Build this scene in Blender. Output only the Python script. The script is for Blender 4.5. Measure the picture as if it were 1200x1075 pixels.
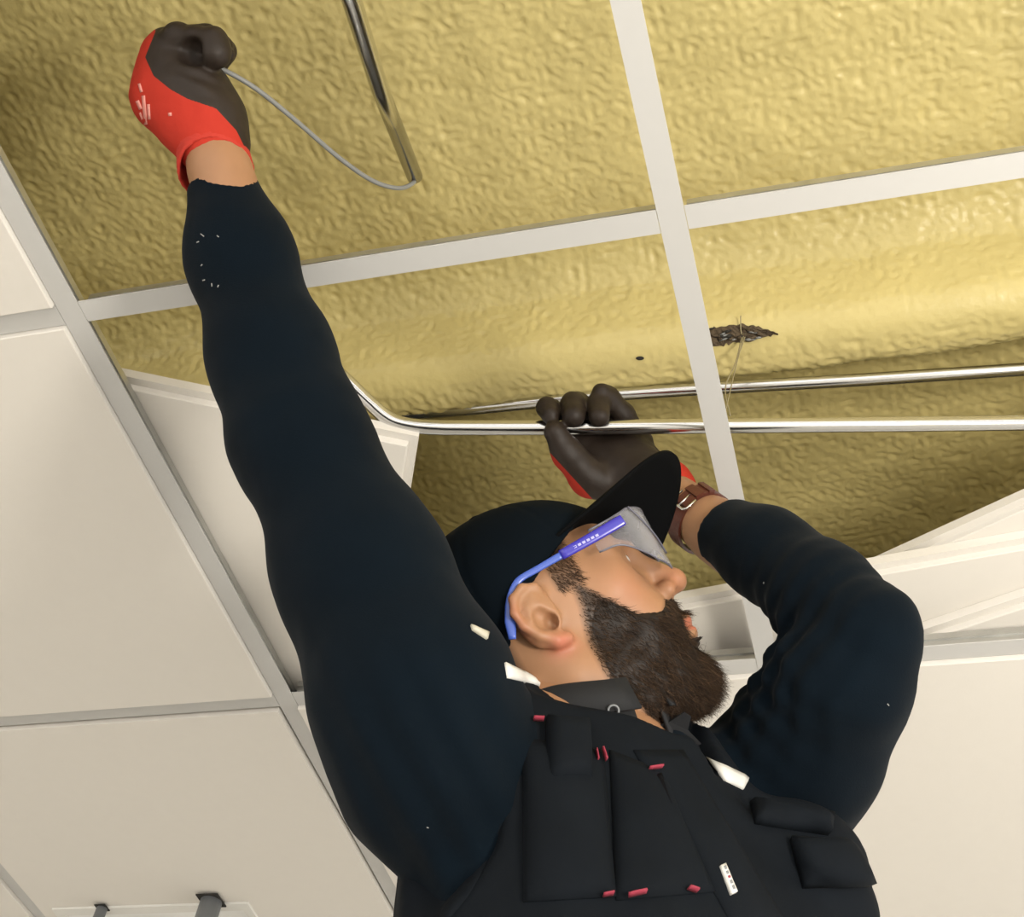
import bpy, bmesh, math
import numpy as np
from mathutils import Vector, Matrix

for o in list(bpy.data.objects): bpy.data.objects.remove(o)
scene = bpy.context.scene
COL = scene.collection

# ------------------------------------------------------------------ camera
FOC = 1648.985
CX, CY = 600.0, 537.5
CAM = np.array([0.761244, -0.646153, 1.629956])
R = np.array([[0.95965567, 0.25254311, 0.12362430],      # right
              [-0.11026948, 0.74246673, -0.66074488],    # down
              [-0.25865350, 0.62045559, 0.74036020]])    # forward
CEIL = 2.70
cd = bpy.data.cameras.new('camera')
cd.sensor_fit = 'HORIZONTAL'; cd.sensor_width = 36.0; cd.lens = FOC / 1200 * 36.0
cd.clip_start = 0.02; cd.clip_end = 60
cam = bpy.data.objects.new('camera', cd); COL.objects.link(cam)
m = Matrix.Identity(4)
for i in range(3):
    m[i][0] = R[0][i]; m[i][1] = -R[1][i]; m[i][2] = -R[2][i]; m[i][3] = CAM[i]
cam.matrix_world = m
scene.camera = cam

# ------------------------------------------------------------------ world, lights, exposure
world = bpy.data.worlds.new('world'); scene.world = world; world.use_nodes = True
bg = world.node_tree.nodes['Background']
bg.inputs['Color'].default_value = (1.0, 0.96, 0.90, 1); bg.inputs['Strength'].default_value = 2.5
def area(name, loc, target, size, power, color):
    l = bpy.data.lights.new(name, 'AREA'); l.shape = 'DISK'; l.size = size; l.energy = power; l.color = color
    o = bpy.data.objects.new(name, l); COL.objects.link(o); o.location = loc
    o.rotation_euler = (Vector(target) - Vector(loc)).to_track_quat('-Z', 'Y').to_euler()
    return o
area('added_key_light', (1.62, -.62, 1.75), (1.15, 0.05, 3.1), 0.35, 25, (1.0, 0.94, 0.84))  # unseen key lamp, added to brighten the foam from the right
vs = scene.view_settings
vs.view_transform = 'Standard'; vs.look = 'None'; vs.exposure = 0.0; vs.gamma = 1.0; vs.use_curve_mapping = False

# ------------------------------------------------------------------ helpers
def ray(px, py):
    return np.array([(px - CX) / FOC, (py - CY) / FOC, 1.0]) @ R
def P(px, py, d): return CAM + ray(px, py) * d
def onz(px, py, z):
    r = ray(px, py); return CAM + r * ((z - CAM[2]) / r[2])
def cv(v): return np.asarray(v, float) @ R            # camera-frame vector (right, down, fwd) -> world
def topix(W):
    q = (np.asarray(W) - CAM) @ R.T
    return CX + FOC * q[..., 0] / q[..., 2], CY + FOC * q[..., 1] / q[..., 2], q[..., 2]
def nrm(v): v = np.asarray(v, float); return v / np.linalg.norm(v)

rng = np.random.RandomState(7)
_perm = rng.permutation(256); _perm = np.concatenate([_perm, _perm])
_grad = rng.normal(size=(256, 3)); _grad /= np.linalg.norm(_grad, axis=1)[:, None]
def noise(p):
    p = np.asarray(p, float); i = np.floor(p).astype(int); f = p - i; i &= 255
    u = f * f * f * (f * (f * 6 - 15) + 10); out = 0
    for a in (0, 1):
        for b in (0, 1):
            for c in (0, 1):
                h = _perm[_perm[_perm[(i[..., 0] + a) & 255] + ((i[..., 1] + b) & 255)] + ((i[..., 2] + c) & 255)] & 255
                d = (f - np.array([a, b, c])); g = (_grad[h] * d).sum(-1)
                w = (u[..., 0] if a else 1 - u[..., 0]) * (u[..., 1] if b else 1 - u[..., 1]) * (u[..., 2] if c else 1 - u[..., 2])
                out = out + w * g
    return out

def mesh_obj(name, V, F, mat=None, parent=None, smooth=True, attr=None, inv=None):
    me = bpy.data.meshes.new(name)
    V = np.asarray(V, float)
    me.from_pydata([tuple(v) for v in V], [], [tuple(f) for f in F])
    me.update()
    if smooth: me.polygons.foreach_set('use_smooth', [True] * len(me.polygons))
    if attr:
        for k, vals in attr.items():
            a = me.attributes.new(k, 'FLOAT', 'POINT'); a.data.foreach_set('value', np.asarray(vals, np.float32))
    if mat: me.materials.append(mat)
    o = bpy.data.objects.new(name, me); COL.objects.link(o)
    if parent is not None: o.parent = parent
    return o
def big_mesh(name, V, Q, mat=None, parent=None, attr=None):
    """fast quads / tris from numpy"""
    me = bpy.data.meshes.new(name); V = np.asarray(V, np.float32); Q = np.asarray(Q, np.int32); k = Q.shape[1]
    me.vertices.add(len(V)); me.vertices.foreach_set('co', V.ravel())
    me.loops.add(Q.size); me.loops.foreach_set('vertex_index', Q.ravel())
    me.polygons.add(len(Q)); me.polygons.foreach_set('loop_start', np.arange(0, Q.size, k, dtype=np.int32))
    me.polygons.foreach_set('loop_total', np.full(len(Q), k, np.int32))
    me.polygons.foreach_set('use_smooth', np.ones(len(Q), bool))
    if attr:
        for kk, vals in attr.items():
            a = me.attributes.new(kk, 'FLOAT', 'POINT'); a.data.foreach_set('value', np.asarray(vals, np.float32))
    me.update(calc_edges=True); me.validate()
    if mat: me.materials.append(mat)
    o = bpy.data.objects.new(name, me); COL.objects.link(o)
    if parent is not None: o.parent = parent
    return o
def tag(o, label=None, cat=None, group=None, kind=None):
    if label: o['label'] = label
    if cat: o['category'] = cat
    if group: o['group'] = group
    if kind: o['kind'] = kind
    return o
def empty(name, loc):
    o = bpy.data.objects.new(name, None); COL.objects.link(o); o.location = loc; o.empty_display_size = .05
    return o
def under(child, parent):
    """parent a world-space mesh without moving it"""
    child.parent = parent; child.matrix_parent_inverse = Matrix.Translation(-Vector(parent.location)) if parent.type == 'EMPTY' else Matrix.Identity(4)
    return child

def tube(pts, rad, n=10, caps=True):
    pts = np.asarray(pts, float); N = len(pts); rad = np.full(N, rad) if np.isscalar(rad) else np.asarray(rad)
    T = np.gradient(pts, axis=0); T /= np.linalg.norm(T, axis=1)[:, None] + 1e-12
    a = np.array([0, 0, 1.]) if abs(T[0][2]) < .9 else np.array([1., 0, 0])
    u = nrm(np.cross(T[0], a)); V = []
    for i in range(N):
        u = nrm(u - T[i] * (u @ T[i])); w = np.cross(T[i], u)
        for k in range(n):
            t = 2 * math.pi * k / n; V.append(pts[i] + rad[i] * (math.cos(t) * u + math.sin(t) * w))
    F = [(i * n + k, i * n + (k + 1) % n, (i + 1) * n + (k + 1) % n, (i + 1) * n + k) for i in range(N - 1) for k in range(n)]
    if caps: F += [tuple(range(n - 1, -1, -1)), tuple((N - 1) * n + k for k in range(n))]
    return np.array(V), F
def pipe(pts, r_out, r_in, n=20):
    """hollow tube: outer wall, inner wall, end rings"""
    Vo, Fo = tube(pts, r_out, n, False); Vi, Fi = tube(pts, r_in, n, False); o = len(Vo); N = len(pts)
    F = list(Fo) + [tuple(o + i for i in reversed(f)) for f in Fi]
    for e in (0, N - 1):
        for k in range(n):
            a, b = e * n + k, e * n + (k + 1) % n
            q = (a, b, o + b, o + a); F.append(q if e else tuple(reversed(q)))
    return np.vstack([Vo, Vi]), F
def spline(pts, m=12):
    pts = np.asarray(pts, float); E = np.vstack([2 * pts[0] - pts[1], pts, 2 * pts[-1] - pts[-2]]); out = []
    for i in range(1, len(E) - 2):
        p0, p1, p2, p3 = E[i - 1:i + 3]
        for t in np.linspace(0, 1, m, endpoint=False):
            out.append(.5 * ((2 * p1) + (-p0 + p2) * t + (2 * p0 - 5 * p1 + 4 * p2 - p3) * t * t + (-p0 + 3 * p1 - 3 * p2 + p3) * t ** 3))
    out.append(pts[-1]); return np.array(out)
def box_bm(bm, x0, x1, y0, y1, z0, z1):
    vs_ = [bm.verts.new((x, y, z)) for x in (x0, x1) for y in (y0, y1) for z in (z0, z1)]
    for f in ((0, 1, 3, 2), (4, 6, 7, 5), (0, 4, 5, 1), (2, 3, 7, 6), (0, 2, 6, 4), (1, 5, 7, 3)): bm.faces.new([vs_[i] for i in f])
def bm_mesh(name, bm, mat):
    bmesh.ops.recalc_face_normals(bm, faces=bm.faces)
    me = bpy.data.meshes.new(name); bm.to_mesh(me); bm.free(); me.materials.append(mat); return me
def link(name, me, parent=None, loc=(0, 0, 0), rz=0):
    o = bpy.data.objects.new(name, me); COL.objects.link(o); o.location = loc; o.rotation_euler = (0, 0, rz)
    if parent is not None: o.parent = parent
    return o

# ------------------------------------------------------------------ materials
def material(name, color, rough=.6, metal=0.0, spec=.5, bump=None, var=None, sheen=0, sss=0):
    """bump=(scale,strength,dist) var=(scale,amount)"""
    M = bpy.data.materials.new(name); M.use_nodes = True; nt = M.node_tree; b = nt.nodes['Principled BSDF']
    b.inputs['Base Color'].default_value = (*color, 1); b.inputs['Roughness'].default_value = rough
    b.inputs['Metallic'].default_value = metal; b.inputs['Specular IOR Level'].default_value = spec
    if sheen: b.inputs['Sheen Weight'].default_value = sheen; b.inputs['Sheen Roughness'].default_value = .5
    if sss: b.inputs['Subsurface Weight'].default_value = sss; b.inputs['Subsurface Radius'].default_value = (.012, .005, .003); b.inputs['Subsurface Scale'].default_value = .5
    co = nt.nodes.new('ShaderNodeTexCoord')
    if bump:
        n = nt.nodes.new('ShaderNodeTexNoise'); n.inputs['Scale'].default_value = bump[0]; n.inputs['Detail'].default_value = 4
        nt.links.new(co.outputs['Object'], n.inputs['Vector'])
        bp = nt.nodes.new('ShaderNodeBump'); bp.inputs['Strength'].default_value = bump[1]; bp.inputs['Distance'].default_value = bump[2]
        nt.links.new(n.outputs['Fac'], bp.inputs['Height']); nt.links.new(bp.outputs['Normal'], b.inputs['Normal'])
    if var:
        n = nt.nodes.new('ShaderNodeTexNoise'); n.inputs['Scale'].default_value = var[0]; n.inputs['Detail'].default_value = 3
        nt.links.new(co.outputs['Object'], n.inputs['Vector'])
        mx = nt.nodes.new('ShaderNodeMix'); mx.data_type = 'RGBA'
        mx.inputs[6].default_value = (*[c * (1 - var[1]) for c in color], 1); mx.inputs[7].default_value = (*[min(1, c * (1 + var[1])) for c in color], 1)
        nt.links.new(n.outputs['Fac'], mx.inputs[0]); nt.links.new(mx.outputs[2], b.inputs['Base Color'])
    return M
def attr_mix(M, attr, color2, lo=.45, hi=.55, rough2=None):
    """blend a second colour in by a mesh attribute"""
    nt = M.node_tree; b = nt.nodes['Principled BSDF']
    a = nt.nodes.new('ShaderNodeAttribute'); a.attribute_name = attr
    mr = nt.nodes.new('ShaderNodeMapRange'); mr.inputs[1].default_value = lo; mr.inputs[2].default_value = hi
    nt.links.new(a.outputs['Fac'], mr.inputs[0])
    mx = nt.nodes.new('ShaderNodeMix'); mx.data_type = 'RGBA'
    src = b.inputs['Base Color'].links[0].from_socket if b.inputs['Base Color'].links else None
    if src: nt.links.new(src, mx.inputs[6])
    else: mx.inputs[6].default_value = b.inputs['Base Color'].default_value
    mx.inputs[7].default_value = (*color2, 1)
    nt.links.new(mr.outputs[0], mx.inputs[0]); nt.links.new(mx.outputs[2], b.inputs['Base Color'])
    if rough2 is not None:
        mm = nt.nodes.new('ShaderNodeMix'); mm.data_type = 'FLOAT'; mm.inputs[2].default_value = b.inputs['Roughness'].default_value; mm.inputs[3].default_value = rough2
        nt.links.new(mr.outputs[0], mm.inputs[0]); nt.links.new(mm.outputs[0], b.inputs['Roughness'])
    return M

M_foam = material('foam', (.545, .458, .195), .36, spec=.4, bump=(160, .25, .002), var=(9, .10))
M_tile = material('tile_white', (.70, .668, .615), .9, spec=.2, bump=(420, .12, .0006), var=(55, .015))
M_tileback = material('tile_edge', (.70, .67, .62), .95, spec=.1, bump=(300, .3, .001))
M_tee = material('tee_white', (.51, .505, .49), .45, spec=.4)
M_galv = material('galvanised', (.52, .52, .50), .35, metal=.9, bump=(60, .1, .001), var=(40, .2))
M_chrome = material('conduit_steel', (.62, .62, .62), .17, metal=1.0, bump=(25, .03, .001))
M_cable = material('cable_grey', (.20, .205, .20), .5)
M_floor = material('floor_vinyl', (.70, .68, .64), .5, var=(4, .1))
M_pipe = material('pipe_grey', (.20, .21, .22), .5)
M_panel = material('fixture_white', (.80, .80, .78), .4)
M_frame = material('frame_white', (.70, .69, .65), .5)
M_hole = material('hole_dark', (.02, .018, .015), .9)

# ------------------------------------------------------------------ room structure
floor = mesh_obj('floor', [(-6, -6, 0), (7, -6, 0), (7, 7, 0), (-6, 7, 0)], [(0, 1, 2, 3)], M_floor, smooth=False)
tag(floor, kind='structure')
M_wall = material('wall_paint', (.84, .83, .80), .8, bump=(200, .1, .001))
tag(mesh_obj('wall_far', [(-3.62, 4.82, 0), (4, 4.82, 0), (4, 4.82, 3.3), (-3.62, 4.82, 3.3)], [(0, 1, 2, 3)], M_wall, smooth=False), kind='structure')
tag(mesh_obj('wall_left', [(-3.62, -3, 0), (-3.62, 4.82, 0), (-3.62, 4.82, 3.3), (-3.62, -3, 3.3)], [(0, 1, 2, 3)], M_wall, smooth=False), kind='structure')

# foam-sprayed roof deck with a beam: profile path swept along X, displaced along its normal
DECK = 3.13
def arc(c, r, a0, a1, n=7):
    return [(c[0] + r * math.cos(math.radians(a)), c[1] + r * math.sin(math.radians(a))) for a in np.linspace(a0, a1, n)]
prof = [(-2.6, DECK + .01), (-1.2, DECK + .01), (0.12, DECK)] + arc((.255, DECK - .085), .085, 90, 35, 8) + \
       arc((.372, 3.030), .036, 195, 270, 8) + arc((.392, 3.024), .030, 270, 350, 8) + arc((.52, DECK - .06), .06, 170, 90, 8) + \
       [(.9, DECK - .01), (1.6, DECK - .01), (4.9, DECK)]
prof = np.array(prof)
seg = np.r_[0, np.cumsum(np.linalg.norm(np.diff(prof, axis=0), axis=1))]
def nonuni(lo, f0, f1, hi, fine, coarse):
    return np.r_[np.arange(lo, f0, coarse), np.arange(f0, f1, fine), np.arange(f1, hi + coarse, coarse)]
s0 = np.interp(-.75, prof[:, 0], seg); s1 = np.interp(1.35, prof[-4:, 0], seg[-4:])
S = nonuni(0, s0, s1, seg[-1], 0.0032, .04); S = S[S <= seg[-1]]
X = nonuni(-3.7, -.55, 1.45, 3.4, .0032, .04)
py_ = np.interp(S, seg, prof[:, 0]); pz_ = np.interp(S, seg, prof[:, 1])
for _ in range(6):
    py_[1:-1] = .25 * py_[:-2] + .5 * py_[1:-1] + .25 * py_[2:]; pz_[1:-1] = .25 * pz_[:-2] + .5 * pz_[1:-1] + .25 * pz_[2:]
ty, tz = np.gradient(py_), np.gradient(pz_); tl = np.hypot(ty, tz); ny, nz = tz / tl, -ty / tl        # normal pointing down
GX, GS = np.meshgrid(X, np.arange(len(S)), indexing='ij')
BY, BZ, NY, NZ = py_[GS], pz_[GS], ny[GS], nz[GS]
q = np.stack([GX, np.interp(GS, np.arange(len(S)), S), 0 * GX], -1)
w = q + .010 * np.stack([noise(q * 14), noise(q * 14 + 9.1), 0 * GX], -1)
lump = 1 - np.abs(noise(w * np.array([78, 86, 1]))) * 2.2
lump2 = noise(w * np.array([150, 160, 1]) + 3.3)
big = noise(q * 5 + 2.2); mid = noise(q * 15 + 7)
face = np.exp(-((BY - .352) / .022) ** 2) * (BZ > 2.975) * (BZ < 3.11)            # troweled beam face is smooth
amp = 1 - .80 * np.clip(face, 0, 1)
disp = amp * (.0036 * lump + .0016 * lump2) + .006 * big + .004 * mid * amp
V = np.stack([GX, BY + NY * disp, BZ + NZ * disp], -1).reshape(-1, 3)
nS = len(S); ii = np.arange(len(X) - 1)[:, None] * nS + np.arange(nS - 1)[None, :]; ii = ii.ravel()
foam = big_mesh('ceiling_deck', V, np.stack([ii, ii + 1, ii + nS + 1, ii + nS], 1), M_foam)
tag(foam, 'bumpy yellow spray-foam roof deck with a foamed-over beam', None, None, 'structure')
print('foam verts', len(V))

# suspended grid
ceiling = empty('ceiling', (0, 0, CEIL)); tag(ceiling, 'suspended ceiling of white tees and tiles', None, None, 'structure')
def tee_mesh(name, L):
    bm = bmesh.new()
    box_bm(bm, -.012, .012, 0, L, 0, .0012)
    me_bm = bm
    return me_bm
def add_tee(axis, fixed, a0, a1, zoff=0):
    """inverted T: painted flange, galvanised web and bulb"""
    L = a1 - a0
    bm = bmesh.new(); box_bm(bm, -.012, .012, 0, L, 0, .0012)
    fl = bm_mesh('tee', bm, M_tee)
    bm = bmesh.new(); box_bm(bm, -.0007, .0007, 0, L, .0012, .022); box_bm(bm, -.003, .003, 0, L, .018, .026)
    wb = bm_mesh('tee_web', bm, M_galv)
    rz = 0 if axis == 'Y' else -math.pi / 2
    loc = (fixed, a0, zoff) if axis == 'Y' else (a0, fixed, zoff)
    t = link('tee', fl, ceiling, loc, rz); link('tee_web', wb, t)
    return t
for i in range(-6, 6): add_tee('Y', i * .6, -2.4, 4.8)
for j in range(-4, 9):
    for i in range(-6, 5):
        add_tee('X', j * .6, i * .6 + .0125, (i + 1) * .6 - .0125, .0001)
# tegular tiles
OPEN = {(0, -1), (1, -1), (0, 0), (1, 0), (2, 0), (2, -1), (1, -2), (2, -2), (2, -3)}
def tile_mesh(name='ceiling_tile'):
    bm = bmesh.new()
    h1, h2 = .2965, .2872
    rings = [(h2 - .001, -.0065), (h2, -.0055), (h2, .0018), (h1, .0018), (h1, .0135)]
    rv = []
    for h, z in rings: rv.append([bm.verts.new((sx * h, sy * h, z)) for sx, sy in ((-1, -1), (1, -1), (1, 1), (-1, 1))])
    for a, b in zip(rv, rv[1:]):
        for k in range(4): bm.faces.new([a[k], a[(k + 1) % 4], b[(k + 1) % 4], b[k]])
    bm.faces.new(rv[0]); bm.faces.new(list(reversed(rv[-1])))
    bmesh.ops.recalc_face_normals(bm, faces=bm.faces)
    me = bpy.data.meshes.new(name); bm.to_mesh(me); bm.free(); me.materials.append(M_tile); me.materials.append(M_tileback)
    for p in me.polygons: p.material_index = 0 if p.normal.z < -.3 and abs(p.center.z + .0065) < .003 else 1
    return me
TILE = tile_mesh()
for i in range(-6, 5):
    for j in range(-4, 8):
        if (i, j) in OPEN or (i, j) == (-1, 1): continue
        link('ceiling_tile', TILE, ceiling, (i * .6 + .3, j * .6 + .3, .0002))

# tile of the next bay, with a framed opening for two grey drop pipes
fx0, fx1, fy0 = -.560, -.228, 1.040
bm = bmesh.new()
for (a, b, c, d) in ((-.585, -.015, .615, fy0), (-.585, fx0, fy0, 1.185), (fx1, -.015, fy0, 1.185)):
    box_bm(bm, a, b, c, d, CEIL - .0063, CEIL + .0135)
t = link('ceiling_tile', bm_mesh('ceiling_tile_cut', bm, M_tile), ceiling); t.location = (0, 0, -CEIL)
hatch = empty('service_panel', (-.39, 1.11, CEIL)); tag(hatch, 'white framed service panel set in a ceiling tile around two grey pipes', 'panel')
bm = bmesh.new()
for (a, b, c, d) in ((fx0, fx1, fy0, fy0 + .018), (fx0, fx0 + .014, fy0 + .018, 1.185), (fx1 - .014, fx1, fy0 + .018, 1.185)):
    box_bm(bm, a, b, c, d, CEIL - .010, CEIL + .002)
under(link('frame', bm_mesh('frame', bm, M_frame)), hatch)
bm = bmesh.new(); box_bm(bm, fx0 + .014, fx1 - .014, fy0 + .018, 1.185, CEIL - .004, CEIL + .002)
under(link('panel_face', bm_mesh('panel_face', bm, M_panel)), hatch)
for (px, py, r) in ((120, 1064, .0085), (248, 1056, .0165)):
    c = onz(px, py, CEIL - .01)
    bm = bmesh.new(); h = r * 1.08; box_bm(bm, c[0] - h, c[0] + h, c[1] - h * 1.1, c[1] + h * .9, CEIL - .0115, CEIL - .0098)
    under(link('pipe_cutout', bm_mesh('pipe_cutout', bm, M_hole)), hatch)
    V, F = tube([(c[0], c[1], CEIL - .0112), (c[0], c[1], 2.2), (c[0], c[1], 1.2), (c[0], c[1], .002)], r, 18)
    o = mesh_obj('drop_pipe', V, F, M_pipe)
    tag(o, 'thin grey pipe coming down through the white service panel' if r < .01 else 'thick grey pipe coming down through the white service panel', 'pipe')

# displaced tiles resting on the grid
def loose_tile(corner, dirx, z, label, tilt=0.0):
    dirx = nrm(np.array([dirx[0], dirx[1]])); a = math.atan2(dirx[1], dirx[0])
    o = link('loose_ceiling_tile', TILE, None, (0, 0, 0), a)
    c = np.array([corner[0], corner[1]]) + .2965 * np.array([math.cos(a) - math.sin(a), math.sin(a) + math.cos(a)])
    o.location = (c[0], c[1], z)
    tag(o, label, 'ceiling tile'); return o
a, b = onz(140, 440, 2.735), onz(490, 512, 2.735)
e = nrm((b - a)[:2]); cnr = b[:2] - e * .593
loose_tile(cnr, e, 2.7336, 'white ceiling tile pushed up and turned askew over the tees behind the raised arm')
def edge_tile(p0, p1, z, label, mid):
    a, b = onz(*p0, z), onz(*p1, z); e = nrm((b - a)[:2]); c = (a + (b - a) * mid)[:2] - e * .2965
    return loose_tile(c, e, z, label)
edge_tile((1075, 742), (1200, 700), 2.7342, 'white ceiling tile lying lowest of the pile slid over the far tee', .75)
edge_tile((800, 703), (1200, 632), 2.7546, 'white ceiling tile in the middle of the pile slid over the far tee', .62)
edge_tile((1032, 660), (1200, 584), 2.7750, 'white ceiling tile lying topmost of the pile slid over the far tee', 1.55)

# ------------------------------------------------------------------ conduits and cable
def conduit(name, pts, r, label, group=None):
    V, F = pipe(pts, r, r * .86, 22)
    o = mesh_obj(name, V, F, M_chrome); tag(o, label, 'conduit', group); return o
cp = [P(318, 366, 1.520), P(345, 390, 1.515), P(400, 441, 1.505), P(428, 468, 1.502)]
cp = np.vstack([spline(cp, 6), spline([P(437, 476, 1.50), P(450, 487, 1.50), P(466, 495.5, 1.50), P(490, 500, 1.499), P(520, 501.5, 1.498)], 6),
                [P(640, 501.5, 1.494), P(840, 499.5, 1.487), P(1000, 498, 1.483), P(1200, 496, 1.478), P(1420, 494, 1.475), P(1420, 494, 1.475) + nrm(P(1420, 494, 1.475) - P(1200, 496, 1.478)) * .9]])
conduit('bent_conduit', cp, .0080, 'bright steel conduit with a bend, gripped by the gloved hand')
conduit('straight_conduit', [P(470, 487, 1.83) , P(560, 479, 1.80), P(720, 463, 1.740), P(830, 455.5, 1.71), P(1000, 446, 1.672), P(1200, 433, 1.635), P(1500, 412, 1.60), P(1500, 412, 1.60) + nrm(P(1500, 412, 1.60) - P(1200, 433, 1.635)) * np.array([.9, .9, .2])], .0078,
        'straight steel conduit running close under the foamed beam')
top = np.array([P(486, 207, 1.50), P(445, 104, 1.335), P(412, 0, 1.19)])
d_ = nrm(top[2] - top[0]); ext = top[2] + d_ * .10
conduit('hanging_conduit', np.vstack([top, spline([ext, ext + d_ * .05 + np.array([0, -.02, .01]), ext + d_ * .07 + np.array([-.0, -.09, .025]), ext + d_ * .07 + np.array([0, -.30, .03]), ext + d_ * .07 + np.array([0, -.75, .03])], 6)]), .0087,
        'steel conduit with an open end from which a grey cable hangs')
cb = [P(228, 66, 1.312), P(238, 74, 1.305), P(262, 82, 1.305), P(300, 104, 1.32), P(345, 140, 1.35), P(395, 183, 1.39), P(435, 211, 1.43), P(465, 220.5, 1.46), P(482, 216, 1.485), P(486.5, 207, 1.499), P(480, 190, 1.475)]
V, F = tube(spline(cb, 10), .0024, 10)
tag(mesh_obj('grey_cable', V, F, M_cable), 'thin grey cable sagging from the raised glove to the conduit end', 'cable')
# hole broken in the beam face: dark timber behind ragged foam, splinters and two loose wires
bpy.context.view_layer.update()
def foam_hit(px, py, lift=.002):
    """point just in front of the foam skin under a pixel"""
    r = nrm(ray(px, py)); ok, loc, nr, ix = foam.ray_cast(Vector(CAM), Vector(r)); return np.array(loc) - r * lift
M_wood = material('exposed_timber', (.085, .060, .035), .9, bump=(180, .8, .004), var=(120, .6))
M_wire = material('wire_dull', (.30, .26, .15), .5, metal=.3)
rs = np.random.RandomState(11)
out_px = [(828, 387), (845, 383), (868, 380), (888, 381), (900, 385), (911, 391), (896, 394), (880, 399), (862, 403), (845, 407), (830, 410)]
dmg = empty('broken_foam_patch', foam_hit(865, 393)); tag(dmg, 'ragged break in the beam foam showing dark timber, with loose wires', 'hole')
ua = np.linspace(0, 1, 30); tx = 828 + 84 * ua
ty = np.interp(tx, [828, 845, 868, 888, 900, 912], [387, 383, 380, 382, 386, 391.5]) + rs.normal(size=30) * .9
by = np.interp(tx, [828, 845, 862, 880, 896, 912], [408, 405, 402, 399, 394, 392.5]) + rs.normal(size=30) * 1.3
Vp = [foam_hit(tx[i], ty[i] + (by[i] - ty[i]) * v, .0015 + .0035 * (0 < v < 1) * rs.rand()) for v in np.linspace(0, 1, 9) for i in range(30)]
F = [(v * 30 + i, v * 30 + i + 1, v * 30 + i + 31, v * 30 + i + 30) for v in range(8) for i in range(29)]
under(mesh_obj('exposed_timber', Vp, F, M_wood, None, False), dmg)
for k in range(26):
    u = rs.rand(); a0 = 830 + 62 * u; c0_ = 394 + rs.normal() * 3.5; L_ = rs.uniform(5, 16)
    a1, c1 = a0 + L_, c0_ - .12 * L_ + rs.normal() * 1.5
    V, F = tube([foam_hit(a0, c0_, .004), foam_hit((a0 + a1) / 2, (c0_ + c1) / 2, .008), foam_hit(a1, c1, .004)], [.0010, rs.uniform(.001, .0022), .0006], 5)
    under(mesh_obj('splinter', V, F, (M_wood, M_cable, M_hole, M_wood)[k % 4]), dmg)
foam_d = (foam_hit(869, 392, .005) - CAM) @ R[2]
for pts in ([(868, 370), (868, 384), (869, 392)], [(872, 391), (868, 408), (860, 440), (853, 470), (848, 492)], [(874, 391), (871, 402), (866, 415)], [(870, 392), (862, 425), (850, 455), (856, 488)]):
    V, F = tube(spline([P(a, c_, foam_d - .0012 * max(0, c_ - 392) ** .9) for a, c_ in pts], 5), .00075, 5)
    under(mesh_obj('loose_wire', V, F, M_wire), dmg)
Vc = [foam_hit(750 + 5.0 * math.cos(t), 420 + 2.4 * math.sin(t), .0015) for t in np.linspace(0, 2 * math.pi, 11)[:-1]]
pit = mesh_obj('foam_pit', Vc + [foam_hit(750, 420, -.006)], [(i, (i + 1) % 10, 10) for i in range(10)] + [tuple(range(9, -1, -1))], M_hole, None, False)
tag(pit, 'small dark pit in the smooth beam foam', 'hole')

# ================================================================== the person
# ---- signed distance toolkit (all in world metres)
def smin(a, b, k):
    h = np.clip(.5 + .5 * (b - a) / k, 0, 1); return b + (a - b) * h - k * h * (1 - h)
def smax(a, b, k): return -smin(-a, -b, k)
def cone(p, a, b, ra, rb):
    a = np.asarray(a, float); b = np.asarray(b, float); ab = b - a; L2 = ab @ ab
    t = np.clip(((p - a) @ ab) / L2, 0, 1)
    return np.linalg.norm(p - (a + t[:, None] * ab), axis=1) - (ra + (rb - ra) * t)
def ball(p, c, r): return np.linalg.norm(p - np.asarray(c), axis=1) - r
def ell(p, c, r, M=None):
    q = p - np.asarray(c)
    if M is not None: q = q @ np.asarray(M).T
    r = np.asarray(r, float); k0 = np.linalg.norm(q / r, axis=1); k1 = np.linalg.norm(q / r ** 2, axis=1) + 1e-9
    return k0 * (k0 - 1) / k1
def chain(p, pts, rs, k=.02):
    d = None
    for i in range(len(pts) - 1):
        c = cone(p, pts[i], pts[i + 1], rs[i], rs[i + 1]); d = c if d is None else smin(d, c, k)
    return d
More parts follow.
